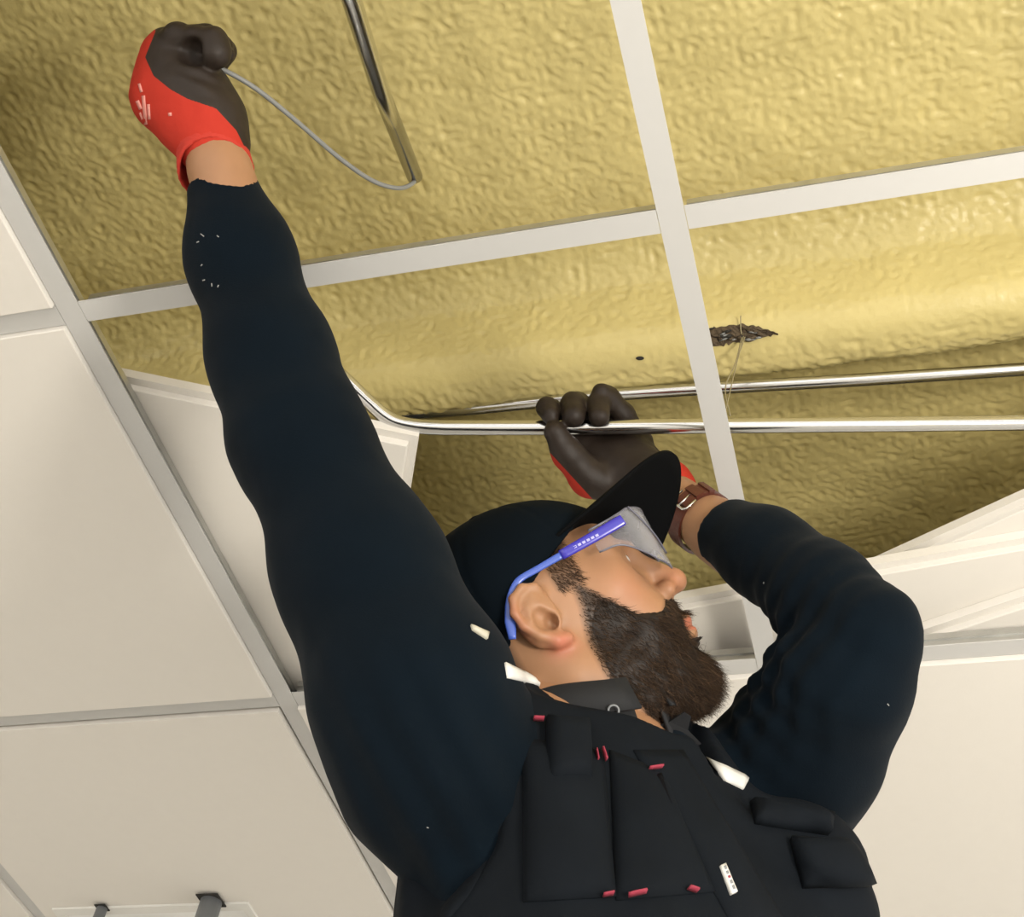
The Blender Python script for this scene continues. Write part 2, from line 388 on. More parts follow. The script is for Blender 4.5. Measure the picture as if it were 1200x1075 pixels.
def surfnet(fn, lo, hi, h):
    lo = np.asarray(lo, float); hi = np.asarray(hi, float); B = 4
    nb = np.ceil((hi - lo) / (h * B)).astype(int) + 1; n = nb * B
    bc = np.stack(np.meshgrid(*[np.arange(k) for k in nb], indexing='ij'), -1).reshape(-1, 3)
    fc = fn(lo + (bc * B + (B - 1) / 2) * h)
    near = np.abs(fc) < h * B * 1.7
    F = np.repeat(np.repeat(np.repeat(np.where(fc < 0, -1., 1.).reshape(nb), B, 0), B, 1), B, 2).astype(np.float32)
    off = np.stack(np.meshgrid(*[np.arange(B)] * 3, indexing='ij'), -1).reshape(-1, 3)
    idx = (bc[near][:, None, :] * B + off[None]).reshape(-1, 3)
    F[idx[:, 0], idx[:, 1], idx[:, 2]] = fn(lo + idx * h)
    S = F < 0; c8 = [(a, b, c) for a in (0, 1) for b in (0, 1) for c in (0, 1)]
    sl = lambda a, m: slice(a, m - 1 + a)
    cnt = sum(S[sl(a, n[0]), sl(b, n[1]), sl(c, n[2])].astype(np.int8) for a, b, c in c8)
    act = (cnt > 0) & (cnt < 8); ci = np.argwhere(act); vid = -np.ones(act.shape, int); vid[act] = np.arange(len(ci))
    acc = np.zeros((len(ci), 3)); num = np.zeros(len(ci))
    for a in c8:
        for ax in range(3):
            if a[ax]: continue
            b = list(a); b[ax] = 1
            fa = F[ci[:, 0] + a[0], ci[:, 1] + a[1], ci[:, 2] + a[2]]; fb = F[ci[:, 0] + b[0], ci[:, 1] + b[1], ci[:, 2] + b[2]]
            cr = (fa < 0) != (fb < 0); t = np.where(cr, fa / np.where(cr, fa - fb, 1), 0)
            pos = np.tile(np.array(a, float), (len(ci), 1)); pos[:, ax] += t
            acc[cr] += pos[cr]; num[cr] += 1
    V = lo + (ci + acc / num[:, None]) * h; Q = []
    for ax in range(3):
        o1, o2 = [(1, 2), (2, 0), (0, 1)][ax]
        a = [slice(1, -1)] * 3; a[ax] = slice(0, -1); b = list(a); b[ax] = slice(1, None)
        ch = S[tuple(a)] != S[tuple(b)]; e = np.argwhere(ch); ins = S[tuple(a)][ch]
        e[:, o1] += 1; e[:, o2] += 1
        g = lambda d1, d2: (lambda c: vid[c[:, 0], c[:, 1], c[:, 2]])(e - np.eye(3, dtype=int)[o1] * d1 - np.eye(3, dtype=int)[o2] * d2)
        q = np.stack([g(1, 1), g(0, 1), g(0, 0), g(1, 0)], 1); q[~ins] = q[~ins][:, ::-1]; Q.append(q)
    Q = np.vstack(Q); Q = Q[(Q >= 0).all(1)]
    return V, Q
def relax(V, Q, it=2, lam=.5):
    for _ in range(it):
        s = np.zeros_like(V); c = np.zeros(len(V))
        for k in range(4):
            np.add.at(s, Q[:, k], V[Q[:, (k + 1) % 4]] + V[Q[:, (k + 3) % 4]]); np.add.at(c, Q[:, k], 2)
        V = V + lam * (s / c[:, None] - V)
    return V
def bounds(pts, pad):
    pts = np.asarray(pts); return pts.min(0) - pad, pts.max(0) + pad
def gradn(fn, p, e=.0008):
    g = np.stack([fn(p + np.eye(3)[i] * e) - fn(p - np.eye(3)[i] * e) for i in range(3)], 1)
    return g / (np.linalg.norm(g, axis=1)[:, None] + 1e-9)
def trace(fn, o, d, t0=.5, n=90):
    """first hit of rays with a distance field"""
    t = np.full(len(d), t0)
    for _ in range(n): t = t + np.clip(fn(o + d * t[:, None]), -.02, .05) * .8
    return o + d * t[:, None]

M_skin = material('skin', (.315, .165, .086), .5, spec=.35, bump=(900, .08, .0005), var=(35, .12), sss=.12)
attr_mix(M_skin, 'stubble', (.045, .028, .018), .25, 1.0)
attr_mix(M_skin, 'blush', (.42, .125, .080), .0, 1.3)
M_sweat = material('navy_sweatshirt', (.0014, .0044, .0080), .9, spec=.08, bump=(700, .25, .0008), var=(14, .3), sheen=.03)
M_vest = material('charcoal_vest', (.0038, .0055, .0080), .85, spec=.12, bump=(900, .25, .0006), var=(18, .35))
M_cap = material('navy_cap', (.0013, .0034, .0058), .9, spec=.08, bump=(900, .2, .0005), var=(20, .25))
M_brim = material('black_brim', (.0012, .0014, .0017), .85, spec=.08, bump=(900, .2, .0005))
M_polo = material('black_polo', (.004, .0045, .006), .8, bump=(800, .2, .0005))
M_glove = material('nitrile_glove', (.021, .014, .010), .55, spec=.3, bump=(260, .25, .001), var=(60, .3))
attr_mix(M_glove, 'red', (.40, .024, .011), .45, .55, .8)
M_red = material('red_knit', (.42, .025, .012), .85, bump=(500, .3, .001))
M_redst = material('red_stitch', (.26, .022, .045), .8)
M_white = material('reflective_grey', (.62, .61, .58), .5)
M_hair = material('beard_hair', (.010, .006, .004), .55, spec=.25)
attr_mix(M_hair, 'tint', (.125, .070, .036), .0, 1.0)
M_leather = material('brown_leather', (.075, .018, .010), .4, bump=(350, .3, .001), var=(60, .3))
M_silver = material('buckle_steel', (.72, .72, .70), .2, metal=1)
M_blue = material('blue_plastic', (.035, .028, .33), .22, spec=.5)
M_blue2 = material('light_blue_plastic', (.05, .10, .42), .3, spec=.5)
M_print = material('white_print', (.36, .35, .62), .6)
M_pinkprint = material('pale_glove_print', (.62, .24, .20), .7)
M_metaltag = material('cap_tab', (.42, .40, .32), .5, bump=(500, .3, .001))
M_black = material('black_zip', (.002, .002, .003), .7, spec=.1)
M_eye = material('eye_white', (.62, .58, .54), .2)
attr_mix(M_eye, 'iris', (.035, .018, .01), .45, .55)
M_lip = material('lip', (.36, .13, .09), .45, spec=.3)
M_trouser = material('charcoal_trousers', (.012, .014, .018), .85)
M_boot = material('boot_black', (.012, .011, .010), .6)
M_alu = material('platform_aluminium', (.5, .5, .5), .4, metal=.9)
M_lens = bpy.data.materials.new('clear_lens'); M_lens.use_nodes = True
nt = M_lens.node_tree; nt.nodes.clear()
out = nt.nodes.new('ShaderNodeOutputMaterial'); mix = nt.nodes.new('ShaderNodeMixShader'); tr = nt.nodes.new('ShaderNodeBsdfTransparent')
gl = nt.nodes.new('ShaderNodeBsdfPrincipled'); gl.inputs['Base Color'].default_value = (.60, .60, .64, 1); gl.inputs['Roughness'].default_value = .08
fr = nt.nodes.new('ShaderNodeLayerWeight'); fr.inputs['Blend'].default_value = .35
mr = nt.nodes.new('ShaderNodeMapRange'); mr.inputs[3].default_value = .07; mr.inputs[4].default_value = .42
tr.inputs['Color'].default_value = (.93, .93, .95, 1)
nt.links.new(fr.outputs['Facing'], mr.inputs[0]); nt.links.new(mr.outputs[0], mix.inputs[0])
nt.links.new(tr.outputs[0], mix.inputs[1]); nt.links.new(gl.outputs[0], mix.inputs[2]); nt.links.new(mix.outputs[0], out.inputs[0])

# ---- skeleton
RW, RE, RS = P(258, 200, 1.290), P(345, 500, 1.205), P(515, 850, 1.105)          # raised arm
LW, LE, LS = P(818, 610, 1.415), P(1030, 738, 1.185), P(885, 960, 1.30)          # bent arm
MID = (RS + LS) / 2
bl = nrm(LS - RS); bu = nrm(np.array([0, 0, 1.]) - bl * bl[2]); bf = np.cross(bl, bu)
BODY = np.stack([bl, bu, bf])                     # rows: left, up, front
def B(l, f, u): return MID + bl * l + bf * f + bu * u
EARC = P(645, 728, 1.165)                         # right ear canal
hL = cv((.02, .33, .944)); hF = cv((.885, -.45, .139)); hF = nrm(hF); hL = nrm(hL - hF * (hL @ hF)); hU = np.cross(hF, hL)
HEAD = np.stack([hF, hL, hU])                     # rows: forward, left, up
HO = EARC + hL * .076                             # head origin between the ear canals
HS = 1.04
def H(x, y, z): return HO + (hF * x + hL * y + hU * z) * HS
def toh(p): return ((p - HO) @ HEAD.T) / HS
NB = B(-.03, .0, .03)                             # base of the neck

# ---- body field: head + neck fine, the rest coarser
EAR_C = np.array([-.010, .078, .008])
def ear(q, s):
    """q in head frame, s side; helix rim, bowl, antihelix, lobe, tragus"""
    c_ = np.array([-.002, .074, .000]); p = c_ + (q * np.array([1, s, 1]) - c_) / .86
    h = [(.006, .073, .026), (.002, .082, .034), (-.010, .087, .0375), (-.022, .090, .031), (-.0275, .092, .018), (-.0255, .090, .004), (-.016, .086, -.010), (-.005, .082, -.019)]
    d = chain(p, np.array(h), [.0030, .0036, .0040, .0042, .0042, .0042, .0044, .0050], .003)
    d = smin(d, cone(p, (-.003, .080, -.020), (.006, .076, -.021), .0062, .0055), .006)
    bowl = smin(ell(p, (-.009, .079, .009), (.0200, .0065, .0300)), ell(p, (-.015, .0835, .013), (.0150, .0055, .0250)), .006); d = smin(d, bowl, .003)
    d = smin(d, chain(p, np.array([(-.004, .083, .027), (-.015, .087, .018), (-.017, .088, .005), (-.008, .085, -.008)]), [.002, .003, .0032, .003], .003), .004)
    d = smin(d, cone(p, (.006, .077, .002), (.004, .082, -.004), .0045, .0036), .005)
    d = smax(d, -ell(p, (-.006, .089, .002), (.0088, .0110, .0120)), .003); d = smax(d, -ell(p, (.000, .085, -.003), (.0058, .0110, .0065)), .002)
    return d * .86
def head_field(p):
    q = toh(p); y = np.abs(q[:, 1]); qs = np.stack([q[:, 0], y, q[:, 2]], 1)
    d = ell(q, (-.008, 0, .036), (.098, .0725, .081))
    d = smin(d, ell(q, (.030, 0, -.008), (.066, .060, .082)), .03)
    d = smin(d, ell(q, (.040, 0, -.055), (.052, .052, .043)), .03)              # jaw
    d = smin(d, cone(qs, (-.002, .058, -.045), (.070, .022, -.088), .012, .014), .03)
    d = smin(d, ball(q, (.083, 0, -.086), .019), .025)                          # chin
    d = smin(d, cone(qs, (.086, .012, .040), (.070, .050, .040), .012, .010), .018)   # brow
    d = smin(d, ball(qs, (.060, .046, .004), .020), .022)                       # cheekbone
    d = smin(d, ball(qs, (.074, .030, -.030), .022), .022)                      # cheek
    d = smax(d, -ell(qs, (.098, .031, .024), (.017, .017, .012)), .012)         # eye socket
    d = smin(d, ball(qs, (.0755, .031, .024), .0138), .004)                     # lids
    d = smax(d, -ell(qs, (.092, .031, .0235), (.008, .0125, .0042)), .002)
    d = smin(d, cone(q, (.090, 0, .036), (.117, 0, -.003), .0075, .0095), .012)      # nose
    d = smin(d, ball(q, (.1185, 0, -.006), .0100), .006)
    d = smin(d, ball(qs, (.107, .0115, -.011), .0080), .007)
    d = smax(d, -ell(qs, (.1115, .0085, -.0185), (.0078, .0050, .0070)), .002)
    d = smin(d, cone(q, (.096, 0, -.016), (.099, 0, -.040), .010, .009), .012)
    d = smin(d, chain(qs, np.array([(.1085, 0, -.0405), (.1060, .010, -.0405), (.0930, .024, -.0450)]), [.0060, .0056, .003], .004), .005)
    d = smin(d, chain(qs, np.array([(.1065, 0, -.0515), (.1045, .010, -.0512), (.0925, .023, -.0465)]), [.0070, .0064, .003], .004), .005)
    d = smax(d, -chain(qs, np.array([(.1145, 0, -.0462), (.110, .012, -.0462), (.097, .024, -.0462)]), [.0016, .0016, .001], .002), .002)
    d = smin(d, ear(q, 1), .007); d = smin(d, ear(q, -1), .007)
    d = smax(d, -ell(qs, (-.001, .080, -.002), (.0062, .012, .0075)), .002)
    nb = toh(NB[None])[0]
    d = smin(d, cone(q, (-.022, 0, -.020), nb, .056, .062), .035)
    return d * HS
def arm_core(p):
    d = smin(chain(p, [RS, RE, RW], [.045, .030, .0255], .02), chain(p, [LS, LE * .82 + (LS + LW) * .09, LW + (LE - LW) * .15], [.040, .022, .0275], .02), .02)
    return d
def wrist_l(p): return cone(p, LW + (LE - LW) * .35, P(772, 575, 1.468), .0295, .0275)
def wrist_r(p): return cone(p, RW + (RE - RW) * .3, P(248, 165, 1.298), .0260, .0245)
def body_field(p):
    d = ell(p, B(0, -.01, -.16), (.155, .20, .095), BODY)
    d = smin(d, cone(p, B(-.1, 0, -.01), B(.1, 0, -.01), .05, .05), .06); d = smin(d, cone(p, NB + hU * .03, NB - bu * .08, .055, .08), .05)
    d = smin(d, smin(arm_core(p), smin(wrist_l(p), wrist_r(p), .01), .02), .04)
    hipz = B(0, 0, -.45)
    d = smin(d, ell(p, hipz, (.15, .12, .10), BODY), .08)
    return d
print('body…')
def hands_skin(p): return smin(wrist_l(p), wrist_r(p), .001)
hp = [H(.13, .1, .13), H(-.115, -.1, -.13), H(.13, -.1, -.13), H(-.115, .1, .13), H(.1, .1, -.13), NB, H(-.1, -.1, .13), H(.13, -.1, .13)]
lo, hi = bounds(hp, .012)
Vh, Qh = surfnet(head_field, lo, hi, .0019); Vh = relax(Vh, Qh, 2, .4)
lo, hi = bounds([RS, RE, RW, LS, LE, LW, P(248, 150, 1.3), P(765, 570, 1.475), B(-.2, -.12, -.55), B(.2, .12, -.55), B(.2, -.12, -.5), B(-.2, .12, -.5)], .07)
Vb, Qb = surfnet(body_field, lo, hi, .0065); Vb = relax(Vb, Qb, 2, .4)
# colour masks on the head
q = toh(Vh); x, y, z = q[:, 0], np.abs(q[:, 1]), q[:, 2]
def beard_mask(q, soft=.006):
    """1 inside the beard: below the cheek line, in front of the ear, above the throat line; moustache; lips left free"""
    x, y, z = q[:, 0], np.abs(q[:, 1]), q[:, 2]
    line = np.interp(x, [.022, .034, .046, .066, .084, .097, .12], [.030, .020, .002, -.027, -.034, -.021, -.018])
    m = np.clip((line - z) / soft + .5, 0, 1)
    rear = np.interp(z, [-.12, -.085, -.06, -.03, .0, .03], [.040, .030, .018, .018, .027, .030])
    m *= np.clip((x - rear) / soft + .5, 0, 1)
    m *= np.clip((z + .108) / soft + .5, 0, 1)
    lip = np.sqrt(((z + .0475) / .0125) ** 2 + (y / .029) ** 2); m *= np.where(x > .085, np.clip((lip - 1) * 4 + .5, 0, 1), 1)
    return m
st = beard_mask(q, .012)
side = np.clip((.048 - x) / .012, 0, 1) * np.clip((x - .012) / .008, 0, 1) * np.clip((z - .012) / .008, 0, 1) * (y > .05)
back = np.clip((-.030 - x) / .01, 0, 1) * np.clip((z + .05) / .02, 0, 1)
st = np.maximum(np.maximum(st, side * .75), back * .8)
brow = np.exp(-((z - .047) / .0045) ** 2) * (x > .07) * (y > .012) * (y < .052) * np.clip((x - .07) / .01, 0, 1); st = np.maximum(st, brow * .9)
lipm = (np.sqrt(((z + .046) / .0085) ** 2 + (y / .023) ** 2) < 1) * (x > .088)
lobe = np.exp(-(((x + .001) / .012) ** 2 + ((z + .022) / .009) ** 2)) * (y > .068) + .45 * np.exp(-(((x + .026) / .007) ** 2)) * (y > .078)
nosec = .35 * np.exp(-(((x - .118) / .012) ** 2 + ((z + .006) / .012) ** 2))
bl_ = np.clip(lipm * .9 + lobe + nosec + .25 * np.exp(-((x - .07) ** 2 + (z + .005) ** 2) / .02 ** 2), 0, 1)
V = np.vstack([Vh, Vb]); Q = np.vstack([Qh, Qb + len(Vh)])
person = big_mesh('person', V, Q, M_skin, None, {'stubble': np.r_[st, np.zeros(len(Vb))], 'blush': np.r_[bl_, np.zeros(len(Vb))]})
tag(person, 'bearded worker in navy cap, safety glasses and dark vest reaching up into the open ceiling', 'person')
for s in (-1, 1):
    n = 16; V = []; F = []; ir = []
    c = H(.0765, s * .031, .024)
    look = nrm(np.array([.95, s * -.05, .25]))
    for i in range(n + 1):
        for k in range(2 * n):
            t, f = math.pi * i / n, math.pi * k / n
            dv = np.array([math.sin(t) * math.cos(f), math.sin(t) * math.sin(f), math.cos(t)])
            V.append(c + .0122 * (hF * dv[0] + hL * dv[1] + hU * dv[2])); ir.append(1 if dv @ look > .90 else 0)
    F = [(i * 2 * n + k, i * 2 * n + (k + 1) % (2 * n), (i + 1) * 2 * n + (k + 1) % (2 * n), (i + 1) * 2 * n + k) for i in range(n) for k in range(2 * n)]
    mesh_obj('eye', V, F, M_eye, person, True, {'iris': ir})

# ---- sweatshirt
def sleeve_r(p):
    d = chain(p, [P(262, 224, 1.287), P(281, 300, 1.272), P(318, 420, 1.238), P(352, 515, 1.205), P(425, 672, 1.155), P(485, 815, 1.105), P(512, 900, 1.09)],
              [.0335, .0425, .0495, .0535, .0660, .0755, .081], .035)
    n = nrm(P(256, 195, 1.291) - P(262, 224, 1.287)); d = smax(d, (p - P(260, 211, 1.2885)) @ n, .004)      # flat cuff end
    return d
def sleeve_l(p):
    fa = chain(p, [P(840, 618, 1.383), P(900, 650, 1.320), P(965, 700, 1.250), P(1020, 738, 1.19)], [.0350, .0410, .0455, .0405], .02)
    ua = chain(p, [P(1020, 745, 1.19), P(985, 800, 1.205), P(938, 885, 1.245), P(893, 955, 1.28)], [.0405, .0550, .0660, .073], .03)
    n2 = nrm(P(812, 602, 1.42) - P(840, 620, 1.383)); fa = smax(fa, (p - P(850, 622, 1.372)) @ n2, .004)
    return smin(fa, ua, .012)
def torso(p):
    d = ell(p, B(.0, -.015, -.16), (.190, .235, .125), BODY)
    d = smin(d, ell(p, B(-.02, .01, -.34), (.185, .26, .13), BODY), .06)
    d = smin(d, cone(p, B(-.12, -.01, -.02), B(.13, -.01, -.01), .062, .066), .05)
    d = smin(d, cone(p, NB + nrm(HO - NB) * .005, NB - bu * .06, .068, .085), .04)
    return d
def folds(p, d):
    # soft creases: rings bunched inside the bent elbow, long folds along the raised upper arm
    e = LE; ax = nrm(LW - LE); r = p - e; t = r @ ax; f = np.exp(-(np.linalg.norm(p - P(925, 770, 1.215), axis=1) / .075) ** 2)
    d = d + f * .0042 * np.sin(t * 260 + 2.2 * noise(p * 22))
    g = np.exp(-(np.linalg.norm(p - P(870, 800, 1.22), axis=1) / .06) ** 2); ua = nrm(LS - LE)
    d = d + g * .0036 * np.sin((r @ ua) * 240 + 2 * noise(p * 25 + 4))
    ax2 = nrm(RS - RE); r2 = p - RS; s = nrm(np.cross(ax2, R[2])); h = np.exp(-(np.linalg.norm(p - P(505, 930, 1.03), axis=1) / .09) ** 2)
    d = d + h * .0030 * np.sin((r2 @ s) * 190 + 1.2 * noise(p * 12))
    k = np.exp(-(np.linalg.norm(p - RE, axis=1) / .07) ** 2); d = d + k * .0008 * np.sin((p - RE) @ ax2 * 150 + 2.5 * noise(p * 20 + 7))
    return d + .0024 * noise(p * 13) + .0014 * noise(p * 34 + 5)
def sweat_field(p):
    d = smin(smin(sleeve_r(p), torso(p) + .004, .035), sleeve_l(p), .03)
    d = folds(p, d)
    d = smax(d, -cone(p, NB - bu * .01, NB + (HO - NB) * 1.2, .060, .066), .006)
    d = smax(d, -cone(p, P(655, 770, 1.12), P(785, 810, 1.15), .036, .039), .006)
    return d
print('sweatshirt…')
lo, hi = bounds([P(262, 200, 1.29), RE, RS, LE, LS, LW, B(-.2, -.13, -.45), B(.2, .13, -.45), B(-.2, .13, -.45), B(.2, -.13, -.45), B(0, 0, -.5)], .085)
V, Q = surfnet(sweat_field, lo, hi, .0038); V = relax(V, Q, 4, .5)
keep = None
sweat = big_mesh('sweatshirt', V, Q, M_sweat, person); sweat['label'] = 'navy knit sweatshirt with long sleeves'

# ---- work vest
def ring_r(p):   # armhole volume, raised arm
    return chain(p, [P(380, 620, 1.10), P(462, 830, 1.06), P(470, 950, 1.01), P(440, 1045, .97)], [.080, .080, .064, .042], .04)
def ring_l(p):
    return chain(p, [LE, P(925, 850, 1.24), P(925, 900, 1.275)], [.07, .080, .085], .04)
def vest_field(p):
    d = torso(p) - .011
    qb = (p - MID) @ BODY.T; d = d + .0065 * noise(qb * np.array([20, 7, 20.])) + .0028 * noise(qb * np.array([45, 18, 45]) + 3)
    d = smin(d, ell(p, P(945, 1045, 1.13), (.062, .075, .05), BODY), .03)
    # fold bundles running from the far armhole down the chest
    t = p - B(.10, .12, -.05); k = np.exp(-(np.linalg.norm(p - B(.11, .08, -.08), axis=1) / .09) ** 2)
    d = d + k * .0055 * np.sin((t @ nrm(bl * .5 + bu * .85)) * 120 + 1.5 * noise(p * 15))
    d = smax(d, -ring_r(p), .006)
    d = smax(d, -ring_l(p), .006)
    d = smax(d, -cone(p, P(655, 772, 1.12), P(785, 812, 1.15), .033, .036), .006)
    d = smax(d, -cone(p, NB + bf * .010 - bu * .01, NB + (HO - NB) * 1.3 + bf * .03, .070, .085), .006)               # neck opening
    vz = np.abs((p - B(.012, .10, .0)) @ bl); depth = (p - B(0, .0, -.045)) @ bu
    d = smax(d, -smax(smax(vz - np.clip(depth, 0, 1) * .42, -((p - B(0, 0.06, 0)) @ bf), .004), -depth, .004), .006)  # open V below the collar
    return d
print('vest…')
lo, hi = bounds([B(-.22, -.15, .12), B(.22, .16, .12), B(-.22, .16, -.5), B(.22, -.15, -.5), B(-.22, -.15, -.5), B(.22, .16, -.5), B(-.22, .16, .12), B(.22, -.15, .12)], .03)
V, Q = surfnet(vest_field, lo, hi, .0042); V = relax(V, Q, 2, .4)
vest = big_mesh('work_vest', V, Q, M_vest, person); vest['label'] = 'charcoal work vest with pockets and red bar tacks'

def decal(name, grid_px, fn, thick, mat, parent, lift=0.0, t0=.5, bulge=0.0, base=-.002):
    """slab that follows the traced surface; grid_px: [rows][cols] of pixels"""
    g = np.asarray(grid_px, float); r, c = g.shape[:2]; pts = g.reshape(-1, 2)
    D = np.stack([ray(*k) for k in pts]); W = trace(fn, CAM[None], D, t0); N = gradn(fn, W, .002)
    u, v = np.meshgrid(np.linspace(-1, 1, c), np.linspace(-1, 1, r)); bf_ = (np.clip((1 - np.abs(u)) * 4, 0, 1) * np.clip((1 - np.abs(v)) * 4, 0, 1)).ravel() ** .5
    top = W + N * (lift + thick * (.35 + .65 * bf_) + bulge * ((1 - u ** 2) * (1 - v ** 2)).ravel())[:, None]; bot = W + N * base
    n = r * c; F = []
    for i in range(r - 1):
        for j in range(c - 1):
            a = i * c + j; F += [(a, a + 1, a + c + 1, a + c), (n + a + c, n + a + c + 1, n + a + 1, n + a)]
    for i in range(r - 1):
        a = i * c; F.append((a, a + c, n + a + c, n + a)); a = i * c + c - 1; F.append((a + c, a, n + a, n + a + c))
    for j in range(c - 1):
        a = j; F.append((a + 1, a, n + a, n + a + 1)); a = (r - 1) * c + j; F.append((a, a + 1, n + a + 1, n + a))
    o = mesh_obj(name, np.vstack([top, bot]), F, mat, parent)
    bm = bmesh.new(); bm.from_mesh(o.data); bmesh.ops.recalc_face_normals(bm, faces=bm.faces); bm.to_mesh(o.data); bm.free()
    return o
def quad(a, b, c, d, nu=8, nv=8):
    """bilinear grid a-b (top), d-c (bottom)"""
    a, b, c, d = map(np.array, (a, b, c, d)); return [[(1 - v) * ((1 - u) * a + u * b) + v * ((1 - u) * d + u * c) for u in np.linspace(0, 1, nu)] for v in np.linspace(0, 1, nv)]
def strip(p0, p1, w, n=6):
    p0, p1 = np.array(p0, float), np.array(p1, float); t = p1 - p0; nn = np.array([-t[1], t[0]]) / np.linalg.norm(t) * w / 2
    return quad(p0 + nn, p1 + nn, p1 - nn, p0 - nn, n, 3)
VF = vest_field
pk = decal('chest_pocket', quad((612, 866), (706, 880), (722, 1052), (614, 1058), 14, 16), VF, .006, M_vest, vest, 0, .5, .010)
pf = decal('phone_pocket', quad((639, 846), (690, 850), (692, 922), (640, 926), 9, 9), VF, .013, M_vest, vest, .004, .5, .004)
decal('pocket_flap', quad((714, 880), (778, 905), (838, 1046), (722, 1056), 12, 14), VF, .005, M_vest, vest, 0, .5, .006)
decal('placket', quad((742, 880), (800, 880), (922, 1085), (858, 1085), 8, 16), VF, .004, M_vest, vest, 0, .5, .003)
decal('shoulder_flap', quad((878, 940), (972, 958), (970, 980), (884, 966), 12, 5), VF, .012, M_vest, vest, .004)
decal('side_pocket', quad((925, 985), (990, 995), (1018, 1040), (940, 1042), 12, 9), VF, .010, M_vest, vest, .004, .5, .006)
ed = spline([(592, 806), (589, 870), (581, 930), (566, 985), (540, 1035), (512, 1072)], 4)
nn_ = np.gradient(ed, axis=0); nn_ = np.stack([-nn_[:, 1], nn_[:, 0]], 1); nn_ /= np.linalg.norm(nn_, axis=1)[:, None]
decal('armhole_binding', [[e_ - n_ * w_ for w_ in (0, 5, 10, 15)] for e_, n_ in zip(ed, nn_)], VF, .0025, M_vest, vest)
decal('zip', strip((768, 912), (783, 958), 8), VF, .005, M_black, vest, .004)
for a, b, w in (((624, 848), (636, 849), 4), ((697, 884), (699, 896), 3), ((704, 882), (708, 896), 3), ((757, 906), (772, 904), 4),
                ((705, 1055), (717, 1053), 4), ((736, 1056), (756, 1051), 4), ((801, 1046), (813, 1050), 4)):
    decal('bar_tack', strip(a, b, w * .55), VF, .0010, M_redst, vest, .0085, base=.004)
lab = decal('brand_label', strip((841, 1020), (854, 1053), 7, 8), VF, .001, M_white, vest, .008, base=.004)
for i, (t0_, t1_) in enumerate(((.08, .2), (.26, .36), (.42, .5), (.58, .7), (.76, .9))):
    a, b = np.array((841, 1020)), np.array((854, 1053))
    decal('label_mark', strip(a + (b - a) * t0_, a + (b - a) * t1_, 3), VF, .0004, M_redst if i == 2 else M_pipe, lab, .0089, base=.008)
SF = lambda p: np.minimum(sweat_field(p), vest_field(p))
decal('reflective_tape', quad((591, 777), (640, 801), (630, 803), (594, 795), 9, 4), SF, .002, M_white, vest, .001)
decal('reflective_tape', quad((829, 888), (878, 912), (870, 926), (848, 915), 8, 4), SF, .002, M_white, vest, .001)

M_pipe2 = material('dust', (.30, .30, .29), .9)
r5 = np.random.RandomState(5)
for (fx, fy, L_) in ((235, 274, 5), (233, 283, 3), (254, 276, 3), (240, 328, 3), (248, 332, 4), (256, 334, 3), (237, 310, 2.5), (895, 682, 2.5), (1040, 825, 3), (589, 600, 3), (500, 970, 2.5)):
    a_ = r5.uniform(0, 3.1); decal('dust_fleck', strip((fx, fy), (fx + L_ * math.cos(a_), fy + L_ * math.sin(a_)), 1.1, 3), sweat_field if fy != 600 else sweat_field, .0004, M_pipe2, sweat) if fy != 600 else None

# ---- polo collar
ax = nrm(HO - NB); c0 = NB + ax * .000
e1 = nrm(bf - ax * (bf @ ax)); e2 = np.cross(ax, e1)
V = []; n = 40; rows = ((.076, -.035), (.0745, .015), (.0720, .036), (.0775, .034), (.085, .006))
for rr, hh in rows:
    for k in range(n + 1):
        t = math.radians(12) + (2 * math.pi - math.radians(24)) * k / n
        drop = .012 * math.exp(-((min(k, n - k)) / 5.0) ** 2)
        V.append(c0 + ax * (hh - drop) + (rr + .006 * math.cos(t)) * (e1 * math.cos(t) + e2 * math.sin(t)))
F = [(i * (n + 1) + k, i * (n + 1) + k + 1, (i + 1) * (n + 1) + k + 1, (i + 1) * (n + 1) + k) for i in range(len(rows) - 1) for k in range(n)]
collar = mesh_obj('polo_collar', V, F, M_polo, person)
md = collar.modifiers.new('thick', 'SOLIDIFY'); md.thickness = .0025; md.offset = 0

bpy.context.view_layer.update()
def on_mesh(o, px, py, lift=0.0, fallback=1.15):
    r = nrm(ray(px, py)); ok, loc, nr, ix = o.ray_cast(Vector(CAM), Vector(r))
    return (np.array(loc) - r * lift) if ok else P(px, py, fallback)
cb_ = on_mesh(collar, 719, 833, .003); rr_ = nrm(CAM - cb_); u_ = nrm(np.cross(rr_, [0, 0, 1])); w_ = np.cross(rr_, u_)
V, F = tube([cb_ + .0042 * (u_ * math.cos(t) + w_ * math.sin(t)) for t in np.linspace(0, 2 * math.pi, 21)], .0009, 8, False)
mesh_obj('button', V, F, M_pipe, collar)
ct = [P(768, 852, 1.165), P(785, 846, 1.165), P(802, 835, 1.162), P(810, 840, 1.165), P(806, 856, 1.17), P(822, 872, 1.175), P(800, 885, 1.175), P(775, 880, 1.17)]
V = np.array(ct + [c_ + R[2] * .004 for c_ in ct]); nn = len(ct)
mesh_obj('collar_tip', V, [tuple(range(nn)), tuple(range(2 * nn - 1, nn - 1, -1))] + [((i + 1) % nn, i, nn + i, nn + (i + 1) % nn) for i in range(nn)], M_polo, collar, False)

